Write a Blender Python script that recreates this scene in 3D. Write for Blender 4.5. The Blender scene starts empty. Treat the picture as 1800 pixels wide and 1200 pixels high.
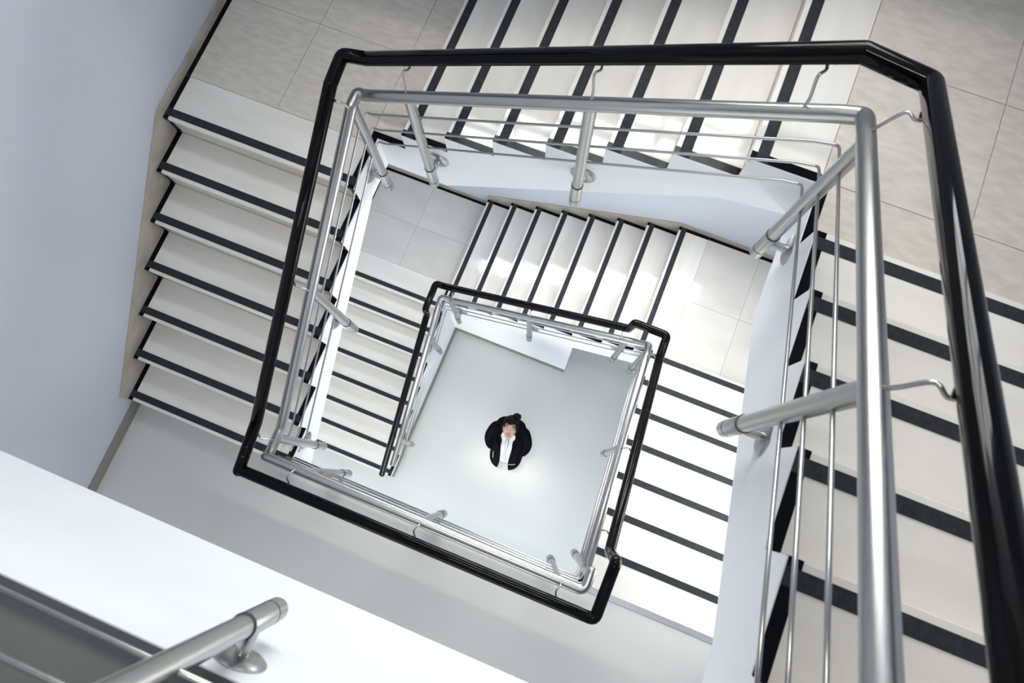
import bpy, bmesh, math, random
from mathutils import Vector, Matrix

random.seed(7)
scene = bpy.context.scene
COL = scene.collection

# ------------------------------------------------------------------ camera, sky, light, exposure
CAM = Vector((1.5384, 1.6750, 4.8746))
ROT = Matrix(((0.92734802, 0.37373935, -0.01856211),
              (-0.36259378, 0.90973757, 0.20224565),
              (0.09247380, -0.18082160, 0.97915890)))          # world -> camera axes
cam_data = bpy.data.cameras.new('camera')
cam_data.sensor_width = 36.0
cam_data.lens = 1194.79 * 36.0 / 1800.0
cam_data.clip_start = 0.02
cam_data.dof.use_dof = True
cam_data.dof.focus_distance = 4.6
cam_data.dof.aperture_fstop = 4.0
cam = bpy.data.objects.new('camera', cam_data)
cam.matrix_world = Matrix.Translation(CAM) @ ROT.transposed().to_4x4()
COL.objects.link(cam)
scene.camera = cam

world = bpy.data.worlds.new('sky'); scene.world = world
world.use_nodes = True
wn = world.node_tree.nodes; wn.clear()
w_out = wn.new('ShaderNodeOutputWorld'); w_bg = wn.new('ShaderNodeBackground')
w_bg.inputs['Color'].default_value = (0.93, 0.96, 1.0, 1); w_bg.inputs['Strength'].default_value = 1.2
world.node_tree.links.new(w_bg.outputs[0], w_out.inputs[0])

scene.view_settings.view_transform = 'Standard'
scene.view_settings.look = 'None'
scene.view_settings.gamma = 1.0
scene.view_settings.use_curve_mapping = False
scene.view_settings.exposure = 0.34
scene.cycles.use_denoising = True
scene.cycles.max_bounces = 12
scene.cycles.diffuse_bounces = 7
scene.cycles.sample_clamp_indirect = 8.0

def area(name, loc, target, sx, sy, watts, color):
    l = bpy.data.lights.new(name, 'AREA'); l.shape = 'RECTANGLE'; l.size = sx; l.size_y = sy
    l.energy = watts; l.color = color
    o = bpy.data.objects.new(name, l); o.location = loc
    d = Vector(target) - Vector(loc)
    o.rotation_euler = d.to_track_quat('-Z', 'Y').to_euler()
    COL.objects.link(o); return o

# ------------------------------------------------------------------ plan and levels (metres)
XW, YW, XR, YT = -1.2631, 4.3769, 2.1959, 3.1911       # left wall, back wall, well's right and back edge
XL0, XR0, YT0 = 0.01, 2.12, 3.13                       # the well is a little tighter in the lower storey
XE = XR + 1.30                                         # right wall
YB1, YB2 = 1.15, 1.05                                  # well's front edge on the first and the second floor
YF = -3.2                                              # far end of the corridors
rL1, gL1, a1 = 0.1731, 0.2800, 1.1682
rT1, gT1, b1 = 0.1608, 0.2868, 0.1841
rR1, gR1, c1 = 0.1617, 0.2903, 2.9127
rL0, gL0, a0 = 0.1610, 0.2725, 1.1323
rT0, gT0, b0 = 0.1515, 0.2836, 0.0288
rR0, gR0, c0 = 0.1589, 0.2755, 3.1331
ZT1 = 7 * rL1; ZR1 = ZT1 + 7 * rT1; Z2 = ZR1 + 6 * rR1
ZR0 = -7 * rR0; ZT0 = ZR0 - 8 * rT0; Z0 = ZT0 - 8 * rL0
ZC = 9.5                                               # ceiling

DAY = (1.0, 0.985, 0.96)
area('daylight_upper_window', (0.92, YW + 0.35, 4.15), (0.92, 1.0, 2.6), 2.5, 1.3, 170, DAY)
area('daylight_lower_window', (1.15, YW + 0.35, 0.72), (1.15, 1.5, -1.2), 3.0, 1.2, 150, DAY)
area('daylight_side_window', (XE + 0.35, 2.25, 0.45), (1.2, 2.0, -0.6), 1.7, 1.5, 72, DAY)
area('daylight_corridor_window', (1.1, YF - 0.3, 1.35), (1.1, 2.0, 0.4), 3.6, 1.7, 45, DAY)
area('daylight_entrance', (1.1, YF - 0.3, -2.1), (1.1, 2.0, -3.0), 3.6, 2.0, 250, DAY)
area('daylight_top_corridor', (1.1, YF - 0.3, 5.0), (1.1, 2.0, 4.0), 3.6, 1.8, 12, DAY)

# ------------------------------------------------------------------ materials
def new_mat(name):
    m = bpy.data.materials.new(name); m.use_nodes = True
    return m, m.node_tree, m.node_tree.nodes['Principled BSDF']

def mat_plain(name, col, rough=0.5, metal=0.0, spec=0.5, coat=0.0):
    m, t, p = new_mat(name)
    p.inputs['Base Color'].default_value = (*col, 1); p.inputs['Roughness'].default_value = rough
    p.inputs['Metallic'].default_value = metal; p.inputs['Specular IOR Level'].default_value = spec
    p.inputs['Coat Weight'].default_value = coat
    return m

def mat_noise(name, c0_, c1_, scale, rough=0.4, detail=6.0, stretch=(1, 1, 1), bump=0.0, spec=0.5, lo=0.35, hi=0.65, metal=0.0, rough2=None):
    m, t, p = new_mat(name); N = t.nodes; L = t.links
    tc = N.new('ShaderNodeTexCoord'); mp = N.new('ShaderNodeMapping'); mp.inputs['Scale'].default_value = stretch
    geo = N.new('ShaderNodeObjectInfo')
    add = N.new('ShaderNodeVectorMath'); add.operation = 'ADD'
    sc = N.new('ShaderNodeVectorMath'); sc.operation = 'SCALE'; sc.inputs['Scale'].default_value = 37.0
    L.new(geo.outputs['Random'], sc.inputs[0])
    L.new(tc.outputs['Object'], add.inputs[0]); L.new(sc.outputs[0], add.inputs[1])
    L.new(add.outputs[0], mp.inputs['Vector'])
    nz = N.new('ShaderNodeTexNoise'); nz.inputs['Scale'].default_value = scale; nz.inputs['Detail'].default_value = detail
    L.new(mp.outputs[0], nz.inputs['Vector'])
    cr = N.new('ShaderNodeValToRGB')
    cr.color_ramp.elements[0].position = lo; cr.color_ramp.elements[0].color = (*c0_, 1)
    cr.color_ramp.elements[1].position = hi; cr.color_ramp.elements[1].color = (*c1_, 1)
    L.new(nz.outputs['Fac'], cr.inputs['Fac']); L.new(cr.outputs['Color'], p.inputs['Base Color'])
    p.inputs['Roughness'].default_value = rough; p.inputs['Specular IOR Level'].default_value = spec
    p.inputs['Metallic'].default_value = metal
    if rough2 is not None:
        mr = N.new('ShaderNodeMapRange'); mr.inputs['To Min'].default_value = rough; mr.inputs['To Max'].default_value = rough2
        L.new(nz.outputs['Fac'], mr.inputs['Value']); L.new(mr.outputs[0], p.inputs['Roughness'])
    if bump:
        b = N.new('ShaderNodeBump'); b.inputs['Strength'].default_value = bump; b.inputs['Distance'].default_value = 0.002
        L.new(nz.outputs['Fac'], b.inputs['Height']); L.new(b.outputs['Normal'], p.inputs['Normal'])
    return m

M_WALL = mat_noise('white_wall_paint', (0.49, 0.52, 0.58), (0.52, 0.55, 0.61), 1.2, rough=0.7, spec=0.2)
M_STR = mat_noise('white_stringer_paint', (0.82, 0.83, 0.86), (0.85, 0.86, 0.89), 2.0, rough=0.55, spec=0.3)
M_TREAD = mat_noise('polished_cream_tread', (0.755, 0.72, 0.668), (0.82, 0.79, 0.742), 1.6, rough=0.05, spec=0.5, stretch=(6, 1, 3), rough2=0.08)
M_RISER = mat_noise('cream_riser', (0.54, 0.49, 0.43), (0.62, 0.57, 0.51), 1.6, rough=0.22, spec=0.45, stretch=(6, 1, 3))
M_TILE = mat_noise('beige_stone_tile', (0.57, 0.525, 0.462), (0.69, 0.645, 0.58), 13.0, rough=0.22, detail=14, stretch=(1, 2.6, 1), bump=0.05, lo=0.3, hi=0.7)
M_TILE0 = mat_noise('smooth_beige_tile', (0.62, 0.595, 0.55), (0.68, 0.655, 0.61), 2.5, rough=0.07, detail=8, stretch=(1, 2, 1))
M_SKIRT = mat_noise('beige_stone_skirting', (0.34, 0.305, 0.26), (0.46, 0.42, 0.37), 4.0, rough=0.35, detail=10, stretch=(1, 3, 2))
M_GROUT = mat_plain('dark_grout', (0.16, 0.15, 0.14), 0.9)
M_BAND = mat_plain('black_edge_band', (0.004, 0.0045, 0.006), 0.14, spec=0.13)
M_STRIP = mat_noise('charcoal_nosing_strip', (0.020, 0.022, 0.026), (0.032, 0.034, 0.039), 60, rough=0.6, spec=0.2)
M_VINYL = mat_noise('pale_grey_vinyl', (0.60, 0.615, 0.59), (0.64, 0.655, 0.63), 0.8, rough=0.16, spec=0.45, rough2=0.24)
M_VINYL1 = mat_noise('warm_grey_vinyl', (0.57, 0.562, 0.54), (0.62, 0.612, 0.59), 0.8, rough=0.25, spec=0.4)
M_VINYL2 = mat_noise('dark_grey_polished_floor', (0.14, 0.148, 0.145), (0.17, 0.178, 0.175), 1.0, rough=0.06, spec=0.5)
M_BASE = mat_plain('taupe_baseboard', (0.22, 0.21, 0.185), 0.5)
M_BLACK = mat_plain('black_gloss_handrail', (0.0025, 0.0026, 0.003), 0.07, spec=0.13)
M_ALU = mat_plain('aluminium', (0.72, 0.72, 0.73), 0.35, metal=1.0)
M_CEIL = mat_plain('charcoal_ceiling', (0.05, 0.05, 0.055), 0.8, spec=0.2)
M_FRAME = mat_plain('white_window_frame', (0.75, 0.76, 0.78), 0.4)

def mat_steel():
    m, t, p = new_mat('brushed_steel'); N = t.nodes; L = t.links
    tc = N.new('ShaderNodeTexCoord'); nz = N.new('ShaderNodeTexNoise')
    mp = N.new('ShaderNodeMapping'); mp.inputs['Scale'].default_value = (9, 9, 9)
    nz.inputs['Scale'].default_value = 6.0; nz.inputs['Detail'].default_value = 8.0
    L.new(tc.outputs['Object'], mp.inputs[0]); L.new(mp.outputs[0], nz.inputs['Vector'])
    mr = N.new('ShaderNodeMapRange'); mr.inputs['To Min'].default_value = 0.26; mr.inputs['To Max'].default_value = 0.34
    L.new(nz.outputs['Fac'], mr.inputs['Value']); L.new(mr.outputs[0], p.inputs['Roughness'])
    p.inputs['Base Color'].default_value = (0.46, 0.455, 0.445, 1); p.inputs['Metallic'].default_value = 1.0
    return m
M_STEEL = mat_steel()
M_GROOVE = mat_plain('dark_groove', (0.10, 0.10, 0.10), 0.5, metal=1.0)

def mat_glass():
    m = bpy.data.materials.new('window_glass'); m.use_nodes = True; t = m.node_tree; N = t.nodes; N.clear()
    o = N.new('ShaderNodeOutputMaterial'); mx = N.new('ShaderNodeMixShader'); mx.inputs[0].default_value = 0.08
    tr = N.new('ShaderNodeBsdfTransparent'); tr.inputs[0].default_value = (0.95, 0.97, 0.97, 1)
    gl = N.new('ShaderNodeBsdfGlossy'); gl.inputs['Roughness'].default_value = 0.02
    t.links.new(tr.outputs[0], mx.inputs[1]); t.links.new(gl.outputs[0], mx.inputs[2]); t.links.new(mx.outputs[0], o.inputs[0])
    return m
M_GLASS = mat_glass()

def mat_emit(name, col, s):
    m, t, p = new_mat(name)
    p.inputs['Base Color'].default_value = (*col, 1); p.inputs['Emission Color'].default_value = (*col, 1)
    p.inputs['Emission Strength'].default_value = s
    return m
M_LAMP = mat_emit('lamp_diffuser', (1.0, 0.98, 0.94), 9.0)

# ------------------------------------------------------------------ helpers
def link(name, me, mat, parent=None, loc=(0, 0, 0), rot=(0, 0, 0), smooth=False):
    o = bpy.data.objects.new(name, me); COL.objects.link(o)
    if mat is not None and not me.materials: me.materials.append(mat)
    if parent: o.parent = parent
    o.location = loc; o.rotation_euler = rot
    if smooth:
        for p in me.polygons: p.use_smooth = True
    return o

def mesh(name, verts, faces):
    me = bpy.data.meshes.new(name); me.from_pydata([tuple(v) for v in verts], [], faces); me.update(); return me

_boxes = {}
def box_mesh(sx, sy, sz, bevel=0.0, mat=None):
    """Box from (0,0,0) to (sx,sy,sz); alike boxes share their mesh."""
    key = (round(sx, 5), round(sy, 5), round(sz, 5), round(bevel, 5), mat.name if mat else '')
    if key in _boxes: return _boxes[key]
    bm = bmesh.new(); bmesh.ops.create_cube(bm, size=1.0)
    for v in bm.verts: v.co = Vector(((v.co.x + .5) * sx, (v.co.y + .5) * sy, (v.co.z + .5) * sz))
    if bevel: bmesh.ops.bevel(bm, geom=bm.edges[:], offset=bevel, segments=1, affect='EDGES')
    me = bpy.data.meshes.new('box'); bm.to_mesh(me); bm.free()
    if mat: me.materials.append(mat)
    _boxes[key] = me; return me

def box(name, lo, hi, mat, parent=None, bevel=0.0):
    s = [hi[i] - lo[i] for i in range(3)]
    return link(name, box_mesh(*s, bevel, mat), mat, parent, lo)

def extrude(name, poly, v0, v1, mat, parent=None, axis='y'):
    """Polygon in the u-z plane, extruded along v from v0 to v1 (local x=u, y=v)."""
    n = len(poly)
    vs = [(u, v0, z) for u, z in poly] + [(u, v1, z) for u, z in poly]
    fs = [tuple(range(n)), tuple(range(2 * n - 1, n - 1, -1))]
    fs += [(i, i + n, (i + 1) % n + n, (i + 1) % n) for i in range(n)]
    me = mesh(name, vs, fs)
    bm = bmesh.new(); bm.from_mesh(me); bmesh.ops.recalc_face_normals(bm, faces=bm.faces[:]); bm.to_mesh(me); bm.free()
    return link(name, me, mat, parent)

def fillet(pts, r, n=6):
    pts = [Vector(p) for p in pts]; out = [pts[0]]
    for i in range(1, len(pts) - 1):
        a, p, b = pts[i - 1], pts[i], pts[i + 1]
        da, db = (a - p), (b - p); la, lb = da.length, db.length
        da.normalize(); db.normalize()
        ang = da.angle(db)
        if ang > math.radians(176): out.append(p); continue
        t = min(r / math.tan(ang / 2), la * 0.45, lb * 0.45)
        p0, p1 = p + da * t, p + db * t
        for k in range(n + 1):
            s = k / n
            out.append((1 - s) ** 2 * p0 + 2 * s * (1 - s) * p + s * s * p1)
    out.append(pts[-1]); return out

def tube_mesh(name, pts, r, seg=16, cap_round=False):
    pts = [Vector(p) for p in pts]
    rs = [r] * len(pts) if not isinstance(r, (list, tuple)) else list(r)
    if cap_round:
        d0 = (pts[0] - pts[1]).normalized(); d1 = (pts[-1] - pts[-2]).normalized(); R0, R1 = rs[0], rs[-1]
        pre = [(pts[0] + d0 * R0 * math.sin(a), R0 * math.cos(a)) for a in (1.45, 1.1, 0.75, 0.4)]
        post = [(pts[-1] + d1 * R1 * math.sin(a), R1 * math.cos(a)) for a in (0.4, 0.75, 1.1, 1.45)]
        pts = [p for p, _ in pre] + pts + [p for p, _ in post]; rs = [x for _, x in pre] + rs + [x for _, x in post]
    tang = []
    for i in range(len(pts)):
        a = pts[max(0, i - 1)]; b = pts[min(len(pts) - 1, i + 1)]; tang.append((b - a).normalized())
    t0 = tang[0]; up = Vector((0, 0, 1)) if abs(t0.z) < 0.9 else Vector((1, 0, 0))
    nrm = t0.cross(up).normalized(); vs = []
    for i, p in enumerate(pts):
        t = tang[i]
        nrm = (nrm - t * nrm.dot(t)).normalized(); bi = t.cross(nrm)
        # keep the section round through bends
        for k in range(seg):
            a = 2 * math.pi * k / seg
            vs.append(p + (nrm * math.cos(a) + bi * math.sin(a)) * rs[i])
    fs = []
    for i in range(len(pts) - 1):
        for k in range(seg):
            fs.append((i * seg + k, i * seg + (k + 1) % seg, (i + 1) * seg + (k + 1) % seg, (i + 1) * seg + k))
    fs.append(tuple(range(seg - 1, -1, -1))); n = (len(pts) - 1) * seg; fs.append(tuple(range(n, n + seg)))
    me = mesh(name, vs, fs)
    for p in me.polygons: p.use_smooth = len(p.vertices) == 4
    return me

def tube(name, pts, r, mat, parent=None, seg=16, loc=(0, 0, 0), cap_round=False):
    return link(name, tube_mesh(name, pts, r, seg, cap_round), mat, parent, loc)

def lathe_mesh(name, prof, seg=24):
    """Revolve (r, z) profile about z."""
    vs, fs = [], []
    for r, z in prof:
        for k in range(seg):
            a = 2 * math.pi * k / seg; vs.append((r * math.cos(a), r * math.sin(a), z))
    for i in range(len(prof) - 1):
        for k in range(seg):
            fs.append((i * seg + k, i * seg + (k + 1) % seg, (i + 1) * seg + (k + 1) % seg, (i + 1) * seg + k))
    fs.append(tuple(range(seg - 1, -1, -1))); n = (len(prof) - 1) * seg; fs.append(tuple(range(n, n + seg)))
    me = mesh(name, vs, fs)
    for p in me.polygons: p.use_smooth = True
    me.set_sharp_from_angle(angle=math.radians(35))
    return me

def empty(name, loc=(0, 0, 0), rz=0.0):
    o = bpy.data.objects.new(name, None); o.empty_display_size = 0.2; o.location = loc; o.rotation_euler = (0, 0, rz)
    COL.objects.link(o); return o

def tag(o, label=None, cat=None, group=None, kind=None):
    if label: o['label'] = label
    if cat: o['category'] = cat
    if group: o['group'] = group
    if kind: o['kind'] = kind
    return o

# ------------------------------------------------------------------ room shell
def wall_with_holes(name, plane, u0, u1, z0, z1, holes, thick, mat, label):
    """Wall box with rectangular openings. plane: ('x', x0, dir) or ('y', y0, dir); the slab lies on the outer side."""
    us = sorted({u0, u1, *[h[0] for h in holes], *[h[1] for h in holes]})
    zs = sorted({z0, z1, *[h[2] for h in holes], *[h[3] for h in holes]})
    bm = bmesh.new()
    ax, p, d = plane
    def addq(lo, hi):
        g = bmesh.ops.create_cube(bm, size=1.0)['verts']
        for v in g: v.co = Vector([(v.co[i] + .5) * (hi[i] - lo[i]) + lo[i] for i in range(3)])
    a, b = sorted((p, p + d * thick))
    for i in range(len(us) - 1):
        for j in range(len(zs) - 1):
            um, zm = (us[i] + us[i + 1]) / 2, (zs[j] + zs[j + 1]) / 2
            if any(h[0] < um < h[1] and h[2] < zm < h[3] for h in holes): continue
            if ax == 'y': addq((us[i], a, zs[j]), (us[i + 1], b, zs[j + 1]))
            else: addq((a, us[i], zs[j]), (b, us[i + 1], zs[j + 1]))
    bmesh.ops.remove_doubles(bm, verts=bm.verts[:], dist=1e-5)
    seen = {}
    for f in bm.faces: seen.setdefault(tuple(sorted(v.index for v in f.verts)), []).append(f)
    bm.verts.index_update()
    dup = {}
    for f in bm.faces: dup.setdefault(tuple(sorted(v.index for v in f.verts)), []).append(f)
    kill = [f for fl in dup.values() if len(fl) > 1 for f in fl]
    if kill: bmesh.ops.delete(bm, geom=kill, context='FACES_ONLY')
    bmesh.ops.recalc_face_normals(bm, faces=bm.faces[:])
    me = bpy.data.meshes.new(name); bm.to_mesh(me); bm.free()
    return tag(link(name, me, mat), label, None, None, 'structure')

def window(n, plane, u0, u1, z0, z1, nu, nz, label):
    """Frame, mullions and panes filling an opening in a wall."""
    ax, p, d = plane
    root = tag(empty(f'window_{n}', (0, 0, 0)), label, None, None, 'structure')
    q = p + d * 0.10; w = 0.05
    def bb(nm, ua, ub, za, zb, t0, t1, m):
        lo_t, hi_t = sorted((q + d * t0, q + d * t1))
        if ax == 'y': return box(nm, (ua, lo_t, za), (ub, hi_t, zb), m, root)
        return box(nm, (lo_t, ua, za), (hi_t, ub, zb), m, root)
    bb('sill_rail', u0, u1, z0, z0 + w, 0, 0.06, M_FRAME); bb('head_rail', u0, u1, z1 - w, z1, 0, 0.06, M_FRAME)
    bb('jamb', u0, u0 + w, z0 + w, z1 - w, 0, 0.06, M_FRAME); bb('jamb', u1 - w, u1, z0 + w, z1 - w, 0, 0.06, M_FRAME)
    du = (u1 - u0 - w) / nu; dz = (z1 - z0 - w) / nz
    for i in range(1, nu): bb('mullion', u0 + i * du, u0 + i * du + w, z0 + w, z1 - w, 0, 0.06, M_FRAME)
    for j in range(1, nz):
        for i in range(nu): bb('transom', u0 + i * du + w, u0 + (i + 1) * du, z0 + j * dz, z0 + j * dz + w, 0.005, 0.055, M_FRAME)
    for i in range(nu):
        for j in range(nz):
            bb('pane', u0 + i * du + w, u0 + (i + 1) * du, z0 + j * dz + w, z0 + (j + 1) * dz, 0.026, 0.032, M_GLASS)
    return root

ZB = Z0 - 0.2
tag(box('floor', (XW, YF, ZB), (XE, YW, Z0), M_VINYL), 'pale grey glossy vinyl floor at the bottom of the stairwell', None, None, 'structure')
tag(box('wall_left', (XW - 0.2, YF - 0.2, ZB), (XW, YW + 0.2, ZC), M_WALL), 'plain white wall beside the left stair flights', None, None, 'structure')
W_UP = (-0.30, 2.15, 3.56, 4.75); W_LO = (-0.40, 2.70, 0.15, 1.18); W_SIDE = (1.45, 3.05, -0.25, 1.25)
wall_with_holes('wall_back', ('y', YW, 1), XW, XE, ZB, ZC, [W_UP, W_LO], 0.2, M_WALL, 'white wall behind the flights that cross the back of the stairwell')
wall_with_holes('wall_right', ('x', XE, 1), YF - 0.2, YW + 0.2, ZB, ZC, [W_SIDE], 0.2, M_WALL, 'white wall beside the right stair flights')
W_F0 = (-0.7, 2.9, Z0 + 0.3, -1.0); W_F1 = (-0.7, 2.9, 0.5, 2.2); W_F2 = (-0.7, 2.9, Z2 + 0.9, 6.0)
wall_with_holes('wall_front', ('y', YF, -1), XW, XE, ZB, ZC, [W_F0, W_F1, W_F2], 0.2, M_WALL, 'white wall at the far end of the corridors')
window(1, ('y', YW, 1), *W_UP, 4, 3, 'tall daylight window above the upper back flight')
window(2, ('y', YW, 1), *W_LO, 4, 1, 'low daylight window above the lower back flight')
window(3, ('x', XE, 1), *W_SIDE, 2, 2, 'daylight window beside the lower right flight')
window(4, ('y', YF, -1), *W_F0, 3, 1, 'glazed entrance front on the ground floor')
window(5, ('y', YF, -1), *W_F1, 3, 1, 'corridor window on the first floor')
window(6, ('y', YF, -1), *W_F2, 3, 1, 'corridor window on the top floor')
tag(box('ceiling', (XW, YF, ZC), (XE, YW, ZC + 0.2), M_CEIL), 'dark ceiling over the stairwell', None, None, 'structure')

# upper floors: structural slab with its covering
def upper_floor(z, yb, depth, y_left, y_right, cover, label, xl=0.0):
    root = tag(empty('floor', (0, 0, z)), label, None, None, 'structure')
    z = 0.0
    box('slab', (XW, YF, z - 0.30), (XE, yb, z - 0.004), M_STR, root)
    box('edge_beam', (xl, yb - 0.22, z - depth), (XR, yb + 0.004, z - 0.3), M_STR, root)
    box('edge_fascia', (xl, yb, z - 0.3), (XR, yb + 0.004, z), M_STR, root)
    box('covering', (XW, YF, z - 0.004), (XE, yb, z), cover, root)
    if y_left > yb:
        box('slab', (XW, yb, z - 0.30), (0.0, y_left, z - 0.004), M_STR, root)
        box('covering', (XW, yb, z - 0.004), (0.0, y_left, z), cover, root)
    box('slab', (XR, yb, z - 0.30), (XE, y_right, z - 0.004), M_STR, root)
    box('covering', (XR, yb, z - 0.004), (XE, y_right, z), cover, root)
    return root
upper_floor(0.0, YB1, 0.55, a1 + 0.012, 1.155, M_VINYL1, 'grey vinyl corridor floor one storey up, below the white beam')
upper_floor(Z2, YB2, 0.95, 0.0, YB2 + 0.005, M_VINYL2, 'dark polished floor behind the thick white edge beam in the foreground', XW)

# baseboards
def base_piece(name, lo, hi, label):
    return tag(box(name, lo, hi, M_BASE, None, 0.002), label, None, None, 'structure')
base_piece('baseboard_left', (XW, YF, 0.0), (XW + 0.012, a1 - 0.002, 0.10), 'taupe baseboard along the left wall of the corridor')

# ------------------------------------------------------------------ stair flights
BW = 0.038; STRIP0, STRIPW = 0.022, 0.048; SLAB = 0.028; OVER = 0.010

def flight(label, origin, rz, W, N, r, g, low_poly, run_out, bare_wall_band=True, skirt=True, skirt_end=0.0):
    """Local frame: x = ascent, y = across (0 at the well, W at the wall), z up from the lower floor.
    Riser k stands at x=(k-1)*g and lifts to z=k*r. The last tread is run_out deep and belongs to the landing."""
    root = empty('stair_flight', origin, rz); tag(root, label, 'staircase', 'flights of the square stairwell')
    tm = {}
    for k in range(1, N + 1):
        d = (g + OVER) if k < N else run_out
        x0, z1 = (k - 1) * g, k * r
        t = link('tread', box_mesh(d, W - 0.002, SLAB, 0.0025, M_TREAD), M_TREAD, root, (x0, 0, z1 - SLAB))
        link('nosing_strip', box_mesh(STRIPW, W - 0.004, 0.0035, 0.0, M_STRIP), M_STRIP, t, (STRIP0, 0.001, SLAB - 0.001))
        rb = r - SLAB
        rs = link('riser', box_mesh(0.016, W - 0.002, rb, 0.0, M_RISER), M_RISER, root, (x0 + OVER, 0, z1 - r))
        dl = d - 0.002 if k < N else d
        for y in ((0.0005, W - BW - 0.0025)):
            link('edge_band', box_mesh(dl, BW, 0.0016, 0.0, M_BAND), M_BAND, t, (-0.0015, y, SLAB - 0.0005))
            link('edge_band', box_mesh(0.0015, BW, SLAB, 0.0, M_BAND), M_BAND, t, (-0.0015, y, 0))
            link('edge_band', box_mesh(0.0015, BW, rb, 0.0, M_BAND), M_BAND, rs, (-0.0015, y, 0))
    # solid waist with saw-tooth top
    top = [(0.0, -0.0125)]
    for k in range(1, N + 1):
        top += [((k - 1) * g + OVER + 0.016, (k - 1) * r - (SLAB if k > 1 else 0)), ((k - 1) * g + OVER + 0.016, k * r - SLAB)]
    end = (N - 1) * g + run_out
    top.append((end, N * r - SLAB))
    extrude('stringer', top + low_poly, 0.0, W - 0.002, M_STR, root)
    # white well-side face of the steps, flush with the stringer
    saw = []
    for k in range(1, N + 1):
        saw += [((k - 1) * g, (k - 1) * r), ((k - 1) * g, k * r - 0.0015)]
    saw += [(end, N * r - 0.0015), (end, N * r - 0.05), ((N - 1) * g, (N - 1) * r - 0.05), (0.0, -0.05)]
    extrude('side_plaster', saw, -0.004, 0.0, M_STR, root)
    if skirt:
        s = r / g; h = 0.085; nx = (N - 1) * g
        up = [(-0.005, 0.0), (-0.005, r + h + 0.01)]
        up += [(nx - 0.0, N * r + h - 0.012), (end, N * r + 0.07), (end, N * r - 0.02)]
        for k in range(N, 1, -1):
            up += [((k - 1) * g, N * r - (N - k) * r - 0.02), ((k - 1) * g, (k - 1) * r - 0.02)]
        up += [(0.0, r - 0.02), (0.0, 0.0)]
        extrude('skirting', up, W - 0.008, W - 0.001, M_SKIRT, root)
    return root

WL, WT, WR = -XW, YW - YT, XE - XR
WL0, WT0, WR0 = XL0 - XW, YW - YT0, XE - XR0
def low_line(pts): return pts          # polygon points from the upper end back to the lower end

# lower storey
flight('lower left flight of cream steps rising from the ground floor', (XL0, a0, Z0), math.pi / 2, WL0, 8, rL0, gL0,
       low_line([(7 * gL0 + 0.305, 0.0), (0.0, 0.0)]), 0.305)
zz = Z0 - ZT0
flight('lower back flight of cream steps seen between the two landings', (b0, YT0, ZT0), 0.0, WT0, 8, rT0, gT0,
       low_line([(7 * gT0 + 0.286, -1.70 - ZT0), (2.08 - b0, -1.72 - ZT0), (1.49 - b0, -2.07 - ZT0), (1.49 - b0, zz), (0.0, zz)]), 0.286)
flight('lower right flight of bright white steps below the black handrail', (XR0, c0, ZR0), -math.pi / 2, WR0, 7, rR0, gR0,
       low_line([(6 * gR0 + 0.29, 7 * rR0 - 0.36), (6 * gR0, 6 * rR0 - 0.33), (0.1, -0.33), (0.0, -0.33)]), 0.29, skirt=False)
# upper storey
flight('upper left flight of cream steps between white wall and steel railing', (0, a1, 0), math.pi / 2, WL, 7, rL1, gL1,
       low_line([(6 * gL1 + 0.30, 7 * rL1 - 0.325), (6 * gL1 + 0.10, 7 * rL1 - 0.325), (0.0, -0.30), (0.0, -0.30)]), 0.30)
flight('upper back flight of cream steps crossing the top of the picture', (b1, YT, ZT1), 0.0, WT, 7, rT1, gT1,
       low_line([(6 * gT1 + 0.292, 7 * rT1 - 0.33), (6 * gT1 - 0.02, 7 * rT1 - 0.40), (0.22, -0.325), (0.0, -0.325)]), 0.292)
flight('upper right flight of grey-white steps nearest the camera', (XR, c1, ZR1), -math.pi / 2, WR, 6, rR1, gR1,
       low_line([(5 * gR1 + 0.405, 6 * rR1 - 0.42), (5 * gR1, 6 * rR1 - 0.50), (0.22, -0.335), (0.0, -0.335)]), 0.405, skirt=False)

# storey above the camera, out of the picture: it shades the upper right corner and hides the lamps from the flights
ZT2 = Z2 + 7 * rL1; ZR2 = ZT2 + 7 * rT1
flight('flight above the camera on the left side', (0, a1, Z2), math.pi / 2, WL, 7, rL1, gL1,
       low_line([(6 * gL1 + 0.30, 7 * rL1 - 0.325), (6 * gL1 + 0.10, 7 * rL1 - 0.325), (0.0, -0.30), (0.0, -0.30)]), 0.30)
flight('flight above the camera across the back', (b1, YT, ZT2), 0.0, WT, 7, rT1, gT1,
       low_line([(6 * gT1 + 0.292, 7 * rT1 - 0.33), (6 * gT1 - 0.02, 7 * rT1 - 0.40), (0.22, -0.325), (0.0, -0.325)]), 0.292)
flight('flight above the camera on the right side', (XR, c1, ZR2), -math.pi / 2, WR, 6, rR1, gR1,
       low_line([(5 * gR1 + 0.405, 6 * rR1 - 0.42), (5 * gR1, 6 * rR1 - 0.50), (0.22, -0.335), (0.0, -0.335)]), 0.405, skirt=False)

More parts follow.
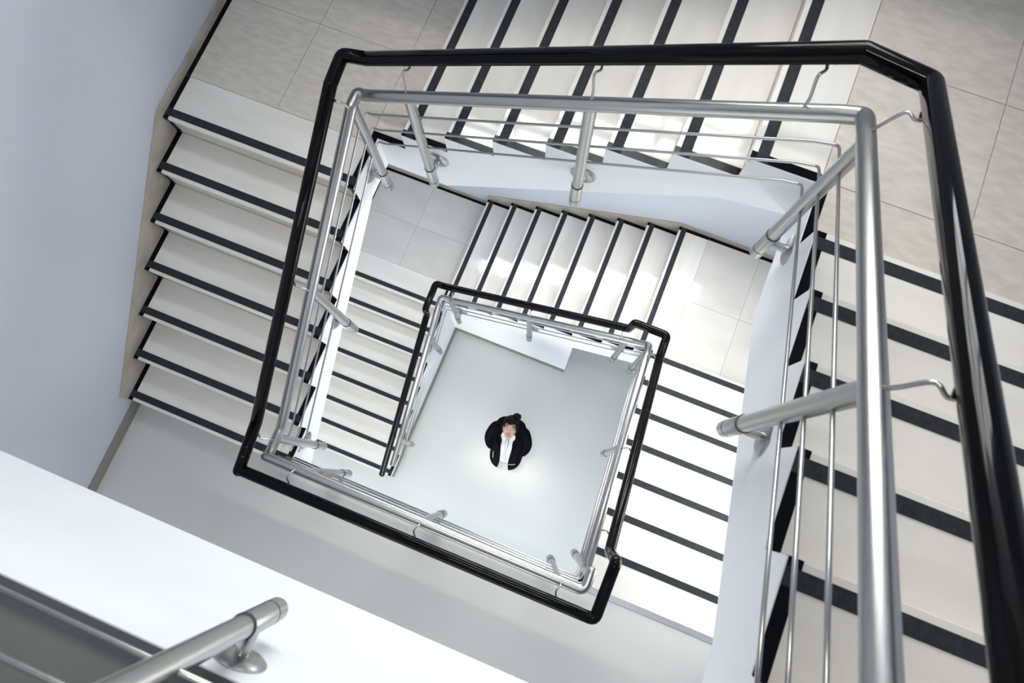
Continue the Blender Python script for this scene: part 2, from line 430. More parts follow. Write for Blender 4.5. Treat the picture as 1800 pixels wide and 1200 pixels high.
# ------------------------------------------------------------------ landings
def landing(label, z, body, tiles, bands, mat, skirts, face_pieces):
    root = empty('stair_landing', (0, 0, z)); tag(root, label, 'landing', 'tiled corner landings')
    for (x0, x1, y0, y1, zb) in body:
        x0, x1, y1 = max(x0, XW + 0.002), min(x1, XE - 0.002), min(y1, YW - 0.002)
        box('slab', (x0, y0, zb - z), (x1, y1, -0.012), M_STR, root)
        box('mortar_bed', (x0, y0, -0.012), (x1, y1, -0.0015), M_GROUT, root)
    J = 0.0014
    for (x0, x1, y0, y1) in tiles:
        x0, x1, y1 = max(x0, XW + 0.002), min(x1, XE - 0.002), min(y1, YW - 0.002)
        link('tile', box_mesh(x1 - x0 - 2 * J, y1 - y0 - 2 * J, 0.0115, 0.0, mat), mat, root, (x0 + J, y0 + J, -0.0115))
    for (x0, x1, y0, y1) in bands:
        x0, x1, y1 = max(x0, XW + 0.002), min(x1, XE - 0.002), min(y1, YW - 0.002)
        box('edge_band', (x0, y0, -0.001), (x1, y1, 0.0012), M_BAND, root)
    for (lo, hi) in skirts:
        box('skirting', (max(lo[0], XW + 0.001), lo[1], lo[2]), (min(hi[0], XE - 0.001), min(hi[1], YW - 0.001), hi[2]), M_SKIRT, root)
    for (lo, hi) in face_pieces:
        box('side_plaster', lo, hi, M_STR, root)
    return root

SK = 0.008
def grid(xs, ys):
    return [(xs[i], xs[i + 1], ys[j], ys[j + 1]) for i in range(len(xs) - 1) for j in range(len(ys) - 1)]

# upper left landing
y_a = a1 + 6 * gL1 + 0.30
landing('beige tiled landing at the top left corner of the picture', ZT1,
        [(XW, 0.0, y_a, YW, ZT1 - 0.325), (0.0, b1, YT, YW, ZT1 - 0.325)],
        grid([XW, -0.64, -0.04], [y_a, 3.757, 4.35, YW]) + grid([-0.04, b1 + 0.012], [YT, 3.757, 4.35, YW]) + [(-0.04, 0.0, y_a, YT)],
        [(XW, XW + BW, y_a, YW), (XW, b1, YW - BW, YW), (-BW, 0.0, y_a, YT), (-BW, b1, YT, YT + BW)], M_TILE,
        [((XW, y_a, -0.02), (XW + SK, YW, 0.07)), ((XW, YW - SK, -0.02), (b1, YW, 0.07))],
        [((0.0, y_a, -0.06), (0.004, YT - 0.004, -0.001)), ((0.0, YT - 0.004, -0.06), (b1, YT, -0.001))])
# upper right landing
x_a = b1 + 6 * gT1 + 0.292
landing('grey stone tiled landing in the dark top right corner', ZR1,
        [(x_a, XE, YT, YW, ZR1 - 0.33), (XR, XE, c1, YT, ZR1 - 0.33)],
        grid([x_a, 2.79, 3.38, XE], [3.205, 3.79, YW]) + grid([XR, 2.79, 3.38, XE], [c1 - 0.012, 3.205]),
        [(x_a, XR, YT, YT + BW), (XR, XR + BW, c1, YT + BW), (x_a, XE, YW - BW, YW)], M_TILE,
        [((x_a, YW - SK, -0.02), (XE, YW, 0.07)), ((XE - SK, c1, -0.02), (XE, YW, 0.07))],
        [((XR - 0.004, c1, -0.06), (XR, YT - 0.004, -0.001))])
landing('beige tiled landing above the camera at the back left', ZT2, [(XW, 0.0, y_a, YW, ZT2 - 0.325), (0.0, b1, YT, YW, ZT2 - 0.325)],
        grid([XW, -0.64, -0.04], [y_a, 3.757, YW]) + grid([-0.04, b1 + 0.012], [YT, 3.757, YW]), [(XW, XW + BW, y_a, YW)], M_TILE, [], [])
landing('beige tiled landing above the camera at the back right', ZR2, [(x_a, XE, YT, YW, ZR2 - 0.33), (XR, XE, c1, YT, ZR2 - 0.33)],
        grid([x_a, 2.79, XE], [3.205, 3.79, YW]) + grid([XR, 2.79, XE], [c1 - 0.012, 3.205]), [(x_a, XR, YT, YT + BW)], M_TILE, [], [])
# lower left landing
y_b = a0 + 7 * gL0 + 0.305
landing('smooth beige landing between the lower left and lower back flights', ZT0,
        [(XW, XL0, y_b, YW, Z0), (XL0, b0, YT0, YW, Z0)],
        grid([XW, -0.63, -0.035], [y_b, 3.835, YW]) + [(-0.035, b0 + 0.012, y_b, 3.835), (-0.035, b0 + 0.012, 3.835, YW)],
        [(XW, XW + BW, y_b, YW), (XW, b0, YW - BW, YW)], M_TILE0,
        [((XW, y_b, -0.02), (XW + SK, YW, 0.07)), ((XW, YW - SK, -0.02), (b0, YW, 0.07))], [])
# lower right landing
x_b = b0 + 7 * gT0 + 0.286
landing('pale beige landing between the lower back and lower right flights', ZR0,
        [(x_b, XE, YT0, YW, ZR0 - 0.33)],
        grid([x_b, 2.795, XE], [c0 - 0.012, 3.72, YW]),
        [(x_b, XE, YW - BW, YW)], M_TILE0,
        [((x_b, YW - SK, -0.02), (XE, YW, 0.07)), ((XE - SK, c0, -0.02), (XE, YW, 0.07))],
        [])

# baseboards at the foot of the closed ground floor faces
base_piece('baseboard_ground_left', (XL0 + 0.004, a0, Z0), (XL0 + 0.016, YT0 - 0.02, Z0 + 0.09), 'grey baseboard under the lower left flight')
base_piece('baseboard_ground_back', (XL0 + 0.004, YT0 - 0.016, Z0), (1.49, YT0 - 0.004, Z0 + 0.09), 'grey baseboard at the foot of the white panel below the lower back flight')

# metal threshold where the lower right flight meets the corridor
th = empty('threshold_strip', (XR + 0.002, 1.157, 0.0)); tag(th, 'ribbed aluminium threshold strip at the head of the lower right flight', 'threshold')
box('plate', (0, 0, 0.0), (WR - 0.004, 0.042, 0.004), M_ALU, th)
for i in range(4): box('rib', (0, 0.003 + i * 0.010, 0.004), (WR - 0.004, 0.009 + i * 0.010, 0.0065), M_ALU, th)

# ------------------------------------------------------------------ railings
RS, RH, RBAR, RPOST = 0.029, 0.0335, 0.0058, 0.0265
BAR_DROP = (0.175, 0.33, 0.48)

_post_cache = {}
def post(root, x, y, z_top, z_bot, face, gap=0.10):
    """Vertical tube with end sleeve, standing off the white side face on a stub with a round flange.
    face: unit vector (2D) from the post to the face, 0.10 m away."""
    h = z_top - z_bot
    key = round(h, 3)
    if key not in _post_cache:
        _post_cache[key] = (lathe_mesh('post', [(RPOST, 0.2), (RPOST, h)], 20),
                            lathe_mesh('sleeve', [(0.004, 0.0), (0.026, 0.0), (0.0295, 0.004), (0.0295, 0.056), (0.0270, 0.057), (0.0270, 0.063), (0.0295, 0.064),
                                                  (0.0295, 0.205), (0.0285, 0.208), (RPOST, 0.208)], 20))
    pm, sm = _post_cache[key]
    p = link('post', pm, M_STEEL, root, (x, y, z_bot))
    link('sleeve', sm, M_STEEL, p)
    for gz in (0.060, 0.210):
        link('groove_ring', lathe_mesh('groove_ring', [(0.0262, gz - 0.003), (0.0299, gz - 0.003), (0.0299, gz + 0.003), (0.0262, gz + 0.003)], 20), M_GROOVE, p)
    ang = math.atan2(face[1], face[0])
    stub = link('stub', lathe_mesh('stub', [(0.017, 0.0), (0.017, gap - 0.005)], 14), M_STEEL, p, (0, 0, 0.13), (0, math.pi / 2, ang))
    fl = link('flange', lathe_mesh('flange', [(0.016, -0.014), (0.055, -0.012), (0.066, -0.004), (0.066, 0.0)], 28), M_STEEL, p,
              (face[0] * (gap - 0.004), face[1] * (gap - 0.004), 0.13), (0, math.pi / 2, ang))
    return p

def bracket(root, a, b, side):
    """Thin S-bent rod from the steel rail (a) to the underside of the handrail (b)."""
    a, b = Vector(a), Vector(b)
    d = b - a; n = Vector((d.x, d.y, 0)).normalized(); s = Vector((-n.y, n.x, 0)) * side
    pts = [a, a + Vector((0, 0, 0.045)) + n * 0.012, a + d * 0.45 + Vector((0, 0, 0.035)) + s * 0.012,
           a + d * 0.75 + Vector((0, 0, -0.012)) - s * 0.004, b + Vector((0, 0, -RH - 0.012)), b + Vector((0, 0, -RH + 0.01))]
    out = []
    for i in range(len(pts) - 1):        # Catmull-Rom
        p0, p1, p2, p3 = pts[max(i - 1, 0)], pts[i], pts[i + 1], pts[min(i + 2, len(pts) - 1)]
        for k in range(5):
            t = k / 5
            out.append(0.5 * ((2 * p1) + (p2 - p0) * t + (2 * p0 - 5 * p1 + 4 * p2 - p3) * t * t + (3 * p1 - p0 - 3 * p2 + p3) * t ** 3))
    out.append(pts[-1])
    br = tube('bracket', out, 0.0052, M_STEEL, root, 8)
    e = b - a
    link('saddle', box_mesh(0.05, 0.02, 0.004, 0, M_STEEL), M_STEEL, br, tuple(b + Vector((-0.025, -0.01, -RH - 0.003))))
    return br

def interp(poly, axis, val):
    for p, q in zip(poly, poly[1:]):
        lo, hi = sorted((p[axis], q[axis]))
        if hi - lo > 1e-6 and lo - 1e-6 <= val <= hi + 1e-6:
            t = (val - p[axis]) / (q[axis] - p[axis]); return Vector(p).lerp(Vector(q), t)
    return min((Vector(p) for p in poly), key=lambda p: abs(p[axis] - val))

def bar_runs(root, poly, r_fil=0.035):
    for dz in BAR_DROP:
        tube('bar', fillet([(p[0], p[1], p[2] - dz) for p in poly], r_fil), RBAR, M_STEEL, root, 8)

# --- lower railing: ground floor up to the corridor
lo_r = empty('steel_railing', (0, 0, 0)); tag(lo_r, 'lower steel railing with black handrail around the ground floor opening', 'railing', 'steel railings with black handrails')
SX, SY, SR = XL0 + 0.10, YT0 - 0.10, 2.06
st_L0 = [(SX, 1.30, -2.745), (SX, 2.83, -1.735), (SX, 2.96, -1.62)]
st_T0 = [(SX, SY, -1.60), (SX + 0.10, SY, -1.58), (SR - 0.06, SY, -0.48)]
st_R0 = [(SR, SY, -0.42), (SR, 2.95, -0.37), (SR, 1.34, 0.66)]
tube('top_rail', fillet(st_L0 + st_T0 + st_R0, 0.05), RS, M_STEEL, lo_r, 18)
bar_runs(lo_r, [(SX, 1.42, -2.665)] + st_L0[1:] + st_T0 + st_R0)
HXl, HYt, HXr = XL0 + 0.012, YT0 - 0.01, 2.15
hr0 = [(HXl, 1.16, -2.85), (HXl, 2.835, -1.715), (HXl, 2.85, -1.555), (HXl, HYt, -1.53), (HXl + 0.09, HYt, -1.51), (1.87, HYt, -0.515), (1.885, HYt, -0.295),
       (HXr, HYt, -0.30), (HXr, 2.93, -0.27), (HXr, 1.49, 0.70), (HXr, 1.47, 1.04), (HXr, 1.145, 1.01), (0.035, 1.135, 0.985)]
tube('handrail', fillet(hr0, 0.03, 4), RH, M_BLACK, lo_r, 18, cap_round=True)
st_F1 = [(SR, 1.36, 0.925), (SR, 1.25, 0.93), (0.10, 1.25, 0.93)]
tube('top_rail', fillet(st_F1, 0.07), RS, M_STEEL, lo_r, 18, cap_round=True)
bar_runs(lo_r, [(SR, 1.36, 0.925), (SR, 1.262, 0.93), (0.10, 1.262, 0.93)])
for y in (1.58, 2.66): post(lo_r, SX, y, interp(st_L0, 1, y).z - 0.01, interp(st_L0, 1, y).z - 0.88, (-1, 0))
for x in (0.21, 1.045, 1.885): post(lo_r, x, SY, interp(st_T0, 0, x).z - 0.01, interp(st_T0, 0, x).z - 0.93, (0, 1))
for y in (2.97, 2.13): post(lo_r, SR, y, interp(st_R0, 1, y).z - 0.01, interp(st_R0, 1, y).z - 1.0, (1, 0), XR0 - SR)
post(lo_r, SR, 1.34, 0.925, -0.30, (1, 0), XR0 - SR)
for x in (0.33, 1.08, 1.90): post(lo_r, x, 1.25, 0.93, -0.13, (0, -1))
def hz(poly, axis, v): return interp(poly, axis, v)
for y, h in ((1.60, hr0[0:2]), (2.66, hr0[0:2])): bracket(lo_r, interp(st_L0, 1, y) + Vector((0, 0, RS * .8)), hz(h, 1, y), 1)
for x in (0.24, 1.045, 1.84): bracket(lo_r, interp(st_T0, 0, x) + Vector((0, 0, RS * .8)), hz(hr0[4:6], 0, x), 1)
for y in (2.92, 2.13, 1.58): bracket(lo_r, interp(st_R0, 1, y) + Vector((0, 0, RS * .8)), hz(hr0[8:10], 1, y), 1)
for x in (0.30, 1.08, 1.92): bracket(lo_r, Vector((x, 1.25, 0.93 + RS * .8)), Vector((x, 1.14, 0.985)), -1)

# --- upper railing: corridor up to the camera's floor
up_r = empty('steel_railing', (0, 0, 0)); tag(up_r, 'upper steel railing with black handrail, large and close to the camera', 'railing', 'steel railings with black handrails')
st_L1 = [(0.10, 1.25, 0.90), (0.10, 1.43, 0.90), (0.10, 3.02, 1.90)]
st_T1 = [(0.10, 3.09, 1.90), (0.14, 3.09, 1.90), (2.03, 3.09, 2.915)]
st_R1 = [(2.10, 3.05, 2.975), (2.10, 1.76, 3.75), (2.10, 1.46, 3.93), (2.10, 1.15, 4.24)]
tube('top_rail', fillet(st_L1 + st_T1 + [(2.10, 3.09, 2.945)] + st_R1, 0.05), RS, M_STEEL, up_r, 20)
bar_runs(up_r, [(0.10, 1.30, 0.90)] + st_L1[1:] + st_T1 + [(2.03, 3.09, 2.915), (2.10, 3.085, 2.945)][1:] + st_R1[:-1])
hr1 = [(0.012, 1.128, 0.985), (0.012, 1.42, 1.06), (0.01, 3.035, 2.00), (0.01, 3.185, 2.025), (0.15, 3.18, 2.075), (2.0, 3.18, 3.09), (2.195, 3.13, 3.12),
       (2.19, 1.77, 3.915), (2.19, 1.46, 4.09)]
tube('handrail', fillet(hr1, 0.025, 4), RH, M_BLACK, up_r, 20, cap_round=True)
for y in (1.365, 2.18): post(up_r, 0.10, y, interp(st_L1, 1, y).z - 0.01, interp(st_L1, 1, y).z - 0.95, (-1, 0))
post(up_r, 0.10, 3.02, 1.88, 0.96, (-1, 0))
for x in (0.395, 1.25): post(up_r, x, 3.09, interp(st_T1, 0, x).z - 0.01, interp(st_T1, 0, x).z - 0.93, (0, 1))
post(up_r, 2.10, 2.94, 3.03, 2.08, (1, 0))
post(up_r, 2.10, 2.09, 3.55, 2.55, (1, 0))
for y in (1.35, 2.17, 2.99): bracket(up_r, interp(st_L1, 1, y) + Vector((0, 0, RS * .8)), hz(hr1[0:3], 1, y), 1)
for x in (0.385, 1.245, 1.93): bracket(up_r, interp(st_T1, 0, x) + Vector((0, 0, RS * .8)), hz(hr1[4:6], 0, x), 1)
for y in (2.98, 2.09): bracket(up_r, interp(st_R1, 1, y) + Vector((0, 0, RS * .8)), hz(hr1[6:8], 1, y), 1)

# --- railing on the camera's own floor
tp_r = empty('steel_railing', (0, 0, 0)); tag(tp_r, 'steel railing on the white foreground beam, its post blurred at the lower left', 'railing', 'steel railings with black handrails')
st_F2 = [(2.05, 1.15, 4.24), (0.0, 1.15, 4.24)]
tube('top_rail', st_F2, RS, M_STEEL, tp_r, 18)
for z in (3.61, 3.81): tube('bar', [(2.05, 1.15, z), (0.0, 1.15, z)], RBAR * 1.1, M_STEEL, tp_r, 8)
post(tp_r, 1.075, 1.15, 4.23, 3.07, (0, -1))
post(tp_r, 0.10, 1.15, 4.23, 3.07, (0, -1))

# ------------------------------------------------------------------ ceiling lamps over the well
def ceiling_lamp(x, y, label):
    root = empty('ceiling_lamp', (x, y, ZC)); tag(root, label, 'lamp', 'linear lamps on the ceiling over the stairwell')
    box('housing', (-0.65, -0.09, -0.07), (0.65, 0.09, 0.0), M_FRAME, root, 0.004)
    box('diffuser', (-0.62, -0.07, -0.085), (0.62, 0.07, -0.07), M_LAMP, root, 0.003)
    l = area('lamp_light', (x, y, ZC - 0.10), (x, y, 0.0), 1.2, 0.13, LAMP_W, (1.0, 0.95, 0.88)); l.parent = root; l.location = (0, 0, -0.10)
LAMP_W = 52
ceiling_lamp(0.45, 1.85, 'linear white ceiling lamp over the left side of the well')
ceiling_lamp(1.45, 1.85, 'linear white ceiling lamp over the right side of the well')

# ------------------------------------------------------------------ person on the ground floor, leaning back and looking up
M_SKIN = mat_noise('skin', (0.46, 0.285, 0.215), (0.52, 0.33, 0.25), 14, rough=0.5, spec=0.35)
M_HAIR = mat_noise('black_hair', (0.004, 0.003, 0.003), (0.012, 0.009, 0.008), 40, rough=0.5, spec=0.08, stretch=(1, 8, 1))
M_COAT = mat_noise('black_wool_coat', (0.004, 0.004, 0.005), (0.008, 0.008, 0.010), 60, rough=0.95, spec=0.02)
M_SHIRT = mat_noise('white_shirt', (0.60, 0.62, 0.64), (0.68, 0.69, 0.71), 6, rough=0.8, spec=0.2)
M_TROUS = mat_noise('light_grey_trousers', (0.50, 0.52, 0.53), (0.56, 0.58, 0.59), 8, rough=0.85, spec=0.15)
M_SHOE = mat_plain('white_shoe', (0.7, 0.7, 0.7), 0.5)
M_EYE = mat_plain('eye_white', (0.75, 0.74, 0.74), 0.3); M_IRIS = mat_plain('dark_iris', (0.012, 0.008, 0.006), 0.2)
M_LIPS = mat_plain('lips', (0.42, 0.13, 0.12), 0.4); M_TRIM = mat_plain('silver_trim', (0.45, 0.45, 0.46), 0.4)

def apply_mods(o):
    dg = bpy.context.evaluated_depsgraph_get()
    me = bpy.data.meshes.new_from_object(o.evaluated_get(dg)); return me

HC = Vector((0.0, 0.0, 1.47))
HU = Vector((0.0, 0.98, 0.20)).normalized(); HF = Vector((0.0, -0.20, 0.98)).normalized(); HX = Vector((1, 0, 0))
def head_pt(x, u, f): return HC + HX * x + HU * u + HF * f

def head_surface(x, u, f, grow=0.0):
    """Unit direction -> point on the head."""
    rx, ru, rf = 0.078 + grow, 0.120 + grow, 0.096 + grow
    px, pu, pf = x * rx, u * ru, f * rf
    if u < 0:
        k = 1.0 + 0.42 * u * abs(u) ** 0.3; px *= k                       # jaw narrows to the chin
        if f < 0: pf *= 1.0 + 0.35 * u                                     # nape
        else: pf *= 1.0 + 0.05 * -u
    if f > 0.55 and abs(u) < 0.9: pf *= 0.955                              # flatter face
    return px, pu, pf

def build_person():
    bm = bmesh.new(); J = {}
    def j(n, p): J[n] = bm.verts.new(p)
    pts = {'pel': (0, -.20, .87), 'wai': (0, -.16, 1.0), 'che': (0, -.07, 1.17), 'ucb': (0, -.01, 1.29), 'nek': (0, .015, 1.37), 'hed': (0, .02, 1.43)}
    for n, p in pts.items(): j(n, p)
    E_ = [('pel', 'wai'), ('wai', 'che'), ('che', 'ucb'), ('ucb', 'nek'), ('nek', 'hed')]
    R_ = {'pel': .12, 'wai': .105, 'che': .12, 'ucb': .09, 'nek': .05, 'hed': .05}
    for s, sx in (('l', -1), ('r', 1)):
        for n, p, r in (('sho', (.130, 0, 1.275), .045), ('elb', (.212, -.12, 1.09), .030), ('wri', (.140, -.19, .985), .022), ('pal', (.115, -.21, .94), .024),
                        ('hip', (.085, -.20, .82), .085), ('kne', (.10, -.16, .47), .058), ('ank', (.10, -.04, .09), .038), ('toe', (.115, -.17, .035), .034)):
            j(n + s, (p[0] * sx, p[1], p[2])); R_[n + s] = r
        E_ += [('ucb', 'sho' + s), ('sho' + s, 'elb' + s), ('elb' + s, 'wri' + s), ('wri' + s, 'pal' + s), ('pel', 'hip' + s), ('hip' + s, 'kne' + s), ('kne' + s, 'ank' + s), ('ank' + s, 'toe' + s)]
    for a, b in E_: bm.edges.new((J[a], J[b]))
    order = list(J.keys()); bm.verts.index_update()
    idx = {n: J[n].index for n in order}
    me = bpy.data.meshes.new('skeleton'); bm.to_mesh(me); bm.free()
    o = bpy.data.objects.new('skeleton', me); COL.objects.link(o)
    sk = o.modifiers.new('skin', 'SKIN'); sk.use_smooth_shade = True
    for n, i in idx.items():
        d = me.skin_vertices[0].data[i]; r = R_[n]; d.radius = (r, r); d.use_root = (n == 'pel')
    sb = o.modifiers.new('sub', 'SUBSURF'); sb.levels = 1; sb.render_levels = 1
    body = apply_mods(o); bpy.data.objects.remove(o)
    bm = bmesh.new(); bm.from_mesh(body)
    def blob(c, r, axes=None, fn=None, seg=20):
        g = bmesh.ops.create_uvsphere(bm, u_segments=seg, v_segments=seg // 2 + 2, radius=1.0)['verts']
        for v in g:
            n = v.co.copy()
            if fn: v.co = fn(n)
            else:
                a = axes or (Vector((1, 0, 0)), Vector((0, 1, 0)), Vector((0, 0, 1)))
                v.co = Vector(c) + a[0] * n.x * r[0] + a[1] * n.y * r[1] + a[2] * n.z * r[2]
    blob(None, None, fn=lambda n: head_pt(*head_surface(n.x, n.y, n.z)), seg=40)
    ax = (HX, HU, HF)
    blob(head_pt(0, -.020, .092), (.013, .020, .016), ax)      # nose tip
    blob(head_pt(0, .005, .086), (.008, .030, .010), ax)       # bridge
    blob(head_pt(0, -.092, .070), (.024, .016, .020), ax)      # chin
    for s in (-1, 1):
        blob(head_pt(.077 * s, -.008, -.005), (.009, .030, .018), ax)   # ears
        blob(head_pt(.034 * s, -.028, .064), (.022, .022, .016), ax)    # cheeks
        # hand: thumb and four fingers curled into the pocket
        for q, (dx, ln) in enumerate(((-.024, .060), (-.008, .068), (.008, .064), (.024, .052))):
            base = Vector(((.112 + dx) * s, -.215, .915))
            for t in range(5):
                blob(base + Vector((0, -.010 * t + .002 * t * t, -ln * t / 4)), (.0085, .0085, .012), seg=8)
        for t in range(4): blob(Vector(((.112 - .034) * s, -.205 - .004 * t, .935 - .016 * t)), (.010, .010, .012), seg=8)
    me = bpy.data.meshes.new('person'); bm.to_mesh(me); bm.free()
    o = bpy.data.objects.new('tmp', me); COL.objects.link(o)
    rm = o.modifiers.new('remesh', 'REMESH'); rm.mode = 'VOXEL'; rm.voxel_size = 0.0055; rm.use_smooth_shade = True
    sm = o.modifiers.new('smooth', 'SMOOTH'); sm.factor = 0.5; sm.iterations = 3
    body = apply_mods(o); bpy.data.objects.remove(o)
    for p in body.polygons: p.use_smooth = True
    body.name = 'person'; body.materials.clear()
    root = link('person', body, M_SKIN, None, (1.195, 2.125, Z0), (0, 0, math.radians(8)))
    tag(root, 'person in black coat and white shirt standing far below, looking up', 'person')

    def ring_shell(name, rings, a0_, a1_, mat, parent, seg=28, thick=0.008):
        """rings: (z, cy, half width, half depth, half opening); an open front shell with real thickness."""
        vs, fs = [], []
        n = seg + 1
        for layer in (0, 1):
            for (z, cy, a, b, op) in rings:
                for k in range(n):
                    t = -math.pi / 2 + op + (2 * math.pi - 2 * op) * k / seg
                    c_, s_ = math.cos(t), math.sin(t)
                    e = 2 / 2.6
                    x = math.copysign(abs(c_) ** e, c_) * (a - layer * thick); y = math.copysign(abs(s_) ** e, s_) * (b - layer * thick)
                    vs.append((x, cy + y, z - layer * 0.002))
        m = len(rings); off = m * n
        for i in range(m - 1):
            for k in range(seg):
                A, B, C_, D = i * n + k, i * n + k + 1, (i + 1) * n + k + 1, (i + 1) * n + k
                fs.append((A, B, C_, D)); fs.append((off + D, off + C_, off + B, off + A))
            for k in (0, seg): fs.append((i * n + k, (i + 1) * n + k, off + (i + 1) * n + k, off + i * n + k))
        for i in (0, m - 1):
            for k in range(seg): fs.append((i * n + k, i * n + k + 1, off + i * n + k + 1, off + i * n + k))
        me = mesh(name, vs, fs)
        bm = bmesh.new(); bm.from_mesh(me); bmesh.ops.remove_doubles(bm, verts=bm.verts[:], dist=1e-5); bmesh.ops.recalc_face_normals(bm, faces=bm.faces[:]); bm.to_mesh(me); bm.free()
        return link(name, me, mat, parent, smooth=True)
    D = math.radians
    # trousers: two legs and a seat, as one skinned garment
    def garment(name, chains, mat, levels=2):
        bm = bmesh.new(); rad = []; first = True; allv = {}
        for ch in chains:
            prev = None
            for (p, r) in ch:
                key = tuple(round(c, 4) for c in p)
                if key not in allv: allv[key] = bm.verts.new(p); rad.append(r)
                v = allv[key]
                if prev is not None and prev is not v: bm.edges.new((prev, v))
                prev = v
        bm.verts.index_update(); me = bpy.data.meshes.new(name); bm.to_mesh(me); bm.free()
        o = bpy.data.objects.new('tmp', me); COL.objects.link(o); o.modifiers.new('s', 'SKIN')
        for i, r in enumerate(rad):
            d = me.skin_vertices[0].data[i]; d.radius = (r, r) if not isinstance(r, tuple) else r; d.use_root = (i == 0)
        sb = o.modifiers.new('sub', 'SUBSURF'); sb.levels = levels; sb.render_levels = levels
        m2 = apply_mods(o); bpy.data.objects.remove(o); m2.name = name; m2.materials.clear()
        return link(name, m2, mat, root, smooth=True)
    pel = ((0, -.20, .88), .135)
    garment('trousers', [[((0, -.17, .98), .125), pel]] + [[pel, ((.09 * s, -.20, .80), .105), ((.10 * s, -.165, .47), .078), ((.10 * s, -.05, .12), .062)] for s in (-1, 1)], M_TROUS)
    for s in (-1, 1):
        bm = bmesh.new(); g = bmesh.ops.create_uvsphere(bm, u_segments=18, v_segments=12, radius=1.0)['verts']
        for v in g:
            n = v.co.copy(); v.co = Vector((.105 * s + n.x * .045, -.10 + n.y * .135, max(.0, .045 + n.z * .052 * (1.25 if n.y > 0 else .9))))
        me = bpy.data.meshes.new('shoe'); bm.to_mesh(me); bm.free(); link('shoe', me, M_SHOE, root, smooth=True)
    shirt = ring_shell('shirt', [(1.375, .012, .056, .054, D(4)), (1.335, .005, .075, .066, D(2)), (1.30, -.005, .150, .095, D(1)), (1.18, -.065, .168, .132, D(1)),
                         (1.05, -.135, .158, .135, D(1)), (0.93, -.19, .160, .148, D(1)), (.90, -.195, .162, .15, D(1))], 0, 0, M_SHIRT, root)
    # collar leaves and placket
    for s in (-1, 1):
        vs = [(.001 * s, -.075, 1.392), (.062 * s, -.030, 1.410), (.076 * s, -.095, 1.362), (.036 * s, -.165, 1.345)]
        vs2 = [(x, y, z - .006) for x, y, z in vs]
        me = mesh('collar_leaf', vs + vs2, [(0, 1, 2, 3), (7, 6, 5, 4), (0, 4, 5, 1), (1, 5, 6, 2), (2, 6, 7, 3), (3, 7, 4, 0)])
        link('collar_leaf', me, M_SHIRT, shirt)
    tube('placket', [(0, -.105, 1.325), (0, -.160, 1.26), (0, -.203, 1.18), (0, -.275, 1.05), (0, -.340, .93)], 0.010, M_SHIRT, shirt, 8)
    coat = ring_shell('coat', [(1.385, .030, .072, .060, D(52)), (1.365, .020, .105, .082, D(42)), (1.352, .010, .140, .105, D(32)), (1.29, -.004, .165, .132, D(24)),
                        (1.17, -.060, .172, .162, D(16)), (1.04, -.125, .172, .165, D(13)), (.93, -.175, .168, .180, D(12)), (.84, -.205, .178, .195, D(13)), (.76, -.215, .185, .205, D(15))], 0, 0, M_COAT, root, thick=.012)
    for s in (-1, 1):
        sl = garment('sleeve', [[((.110 * s, .01, 1.305), .064), ((.165 * s, -.005, 1.275), .062), ((.216 * s, -.12, 1.09), .058), ((.190 * s, -.19, 1.03), .056), ((.140 * s, -.215, .985), .050)]], M_COAT)
        sl.parent = coat
        # lapel
        vs = [(.060 * s, -.030, 1.392), (.105 * s, -.020, 1.372), (.130 * s, -.130, 1.335), (.065 * s, -.240, 1.17), (.058 * s, -.150, 1.31)]
        vs2 = [(x, y, z - .008) for x, y, z in vs]
        n = len(vs); me = mesh('lapel', vs + vs2, [tuple(range(n)), tuple(range(2 * n - 1, n - 1, -1))] + [(i, i + n, (i + 1) % n + n, (i + 1) % n) for i in range(n)])
        link('lapel', me, M_COAT, coat)
    tube('pocket_trim', [(.050, -.352, .93), (.09, -.350, .93), (.130, -.335, .93)], 0.005, M_TRIM, coat, 8)
    tube('pocket_trim', [(-.130, -.262, 1.055), (-.128, -.292, 1.01), (-.124, -.322, .965)], 0.004, M_TRIM, coat, 8)
    # hair: cap over crown, back and sides, fringe, top knot
    bm = bmesh.new(); g = bmesh.ops.create_uvsphere(bm, u_segments=48, v_segments=28, radius=1.0)['verts']
    rnd = random.Random(3)
    for v in g:
        n = v.co.copy(); x, u, f = n.x, n.y, n.z
        px, pu, pf = head_surface(x, u, f, .013)
        face = f > 0.05 and u < 0.60 - 0.25 * abs(x) and abs(x) < 0.93
        if face or (u < -0.55): px, pu, pf = px * .80, pu * .80, pf * .62
        v.co = head_pt(px, pu, pf)
    me = bpy.data.meshes.new('hair'); bm.to_mesh(me); bm.free()
    hair = link('hair', me, M_HAIR, root, smooth=True)
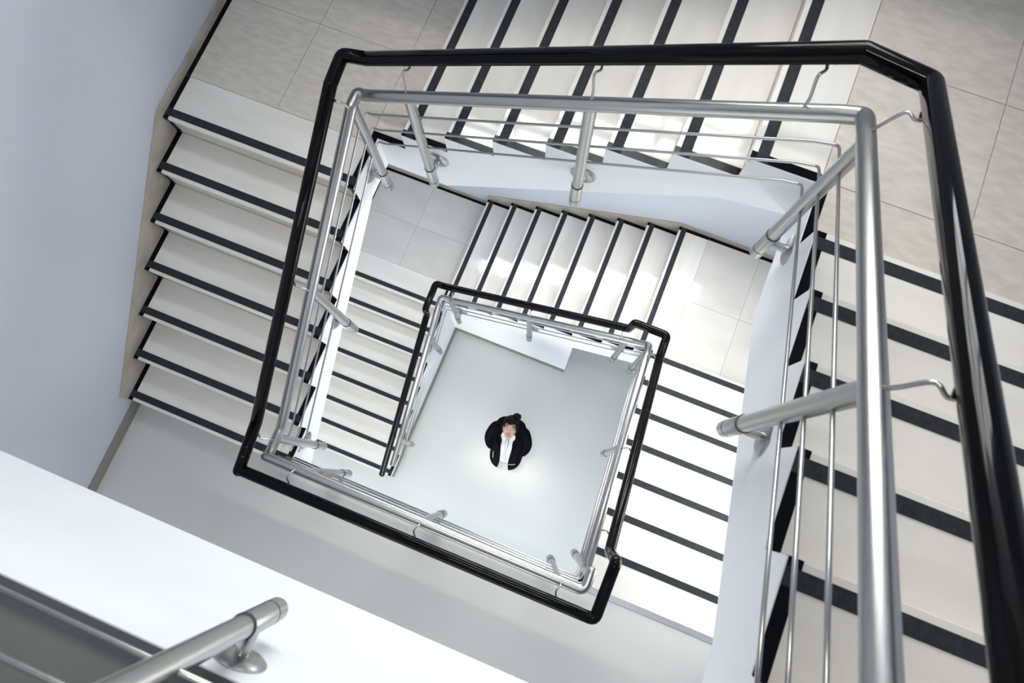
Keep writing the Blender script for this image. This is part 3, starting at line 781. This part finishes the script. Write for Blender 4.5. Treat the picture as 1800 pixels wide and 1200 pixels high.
    for k in range(17):
        x0 = -.066 + k * .00825; ln = .022 + .012 * rnd.random() + (.055 if abs(x0) > .056 else 0)
        pts = []
        for t in range(6):
            s_ = t / 5; xx = x0 * (1.0 + .06 * s_) + .004 * rnd.uniform(-1, 1); uu = .100 - (.030 + ln) * s_
            rr = max(0.0, 1 - (xx / .082) ** 2 - (uu / .122) ** 2)
            pts.append(head_pt(xx, uu, .098 * math.sqrt(rr) + .004))
        tube('fringe_lock', pts, [.0075, .0075, .007, .006, .0045, .0015], M_HAIR, hair, 6)
    bm = bmesh.new(); g = bmesh.ops.create_icosphere(bm, subdivisions=3, radius=1.0)['verts']
    for v in g:
        n = v.co.copy(); k = 1 + .12 * math.sin(9 * n.x + 3) * math.sin(8 * n.y) + .06 * rnd.random()
        v.co = head_pt(.045 + n.x * .044 * k, .130 + n.y * .034 * k, .015 + n.z * .040 * k)
    me = bpy.data.meshes.new('top_knot'); bm.to_mesh(me); bm.free(); link('top_knot', me, M_HAIR, hair, smooth=True)
    # face
    for s in (-1, 1):
        def ell(nm, c, r, mat, par, seg=14):
            bm = bmesh.new(); g = bmesh.ops.create_uvsphere(bm, u_segments=seg, v_segments=8, radius=1.0)['verts']
            for v in g:
                n = v.co.copy(); v.co = head_pt(c[0] + n.x * r[0], c[1] + n.y * r[1], c[2] + n.z * r[2])
            me = bpy.data.meshes.new(nm); bm.to_mesh(me); bm.free(); return link(nm, me, mat, par, smooth=True)
        e = ell('eye', (.031 * s, .004, .0775), (.0145, .0065, .006), M_EYE, root)
        ell('iris', (.031 * s, .005, .0825), (.0062, .0062, .002), M_IRIS, e)
        tube('eyelid', [head_pt(.031 * s + d_ * .0165, .0095 - abs(d_) ** 2 * .006, .083 - abs(d_) * .004) for d_ in (-1, -.5, 0, .5, 1)], .0021, M_HAIR, root, 6)
        tube('eyebrow', [head_pt(.033 * s + d_ * .019, .027 - d_ * s * .003, .085 - abs(d_) * .004) for d_ in (-1, -.5, 0, .5, 1)], .0032, M_HAIR, root, 6)
        if s == 1: ell('lips', (0, -.055, .0845), (.023, .0085, .0085), M_LIPS, root)
build_person()
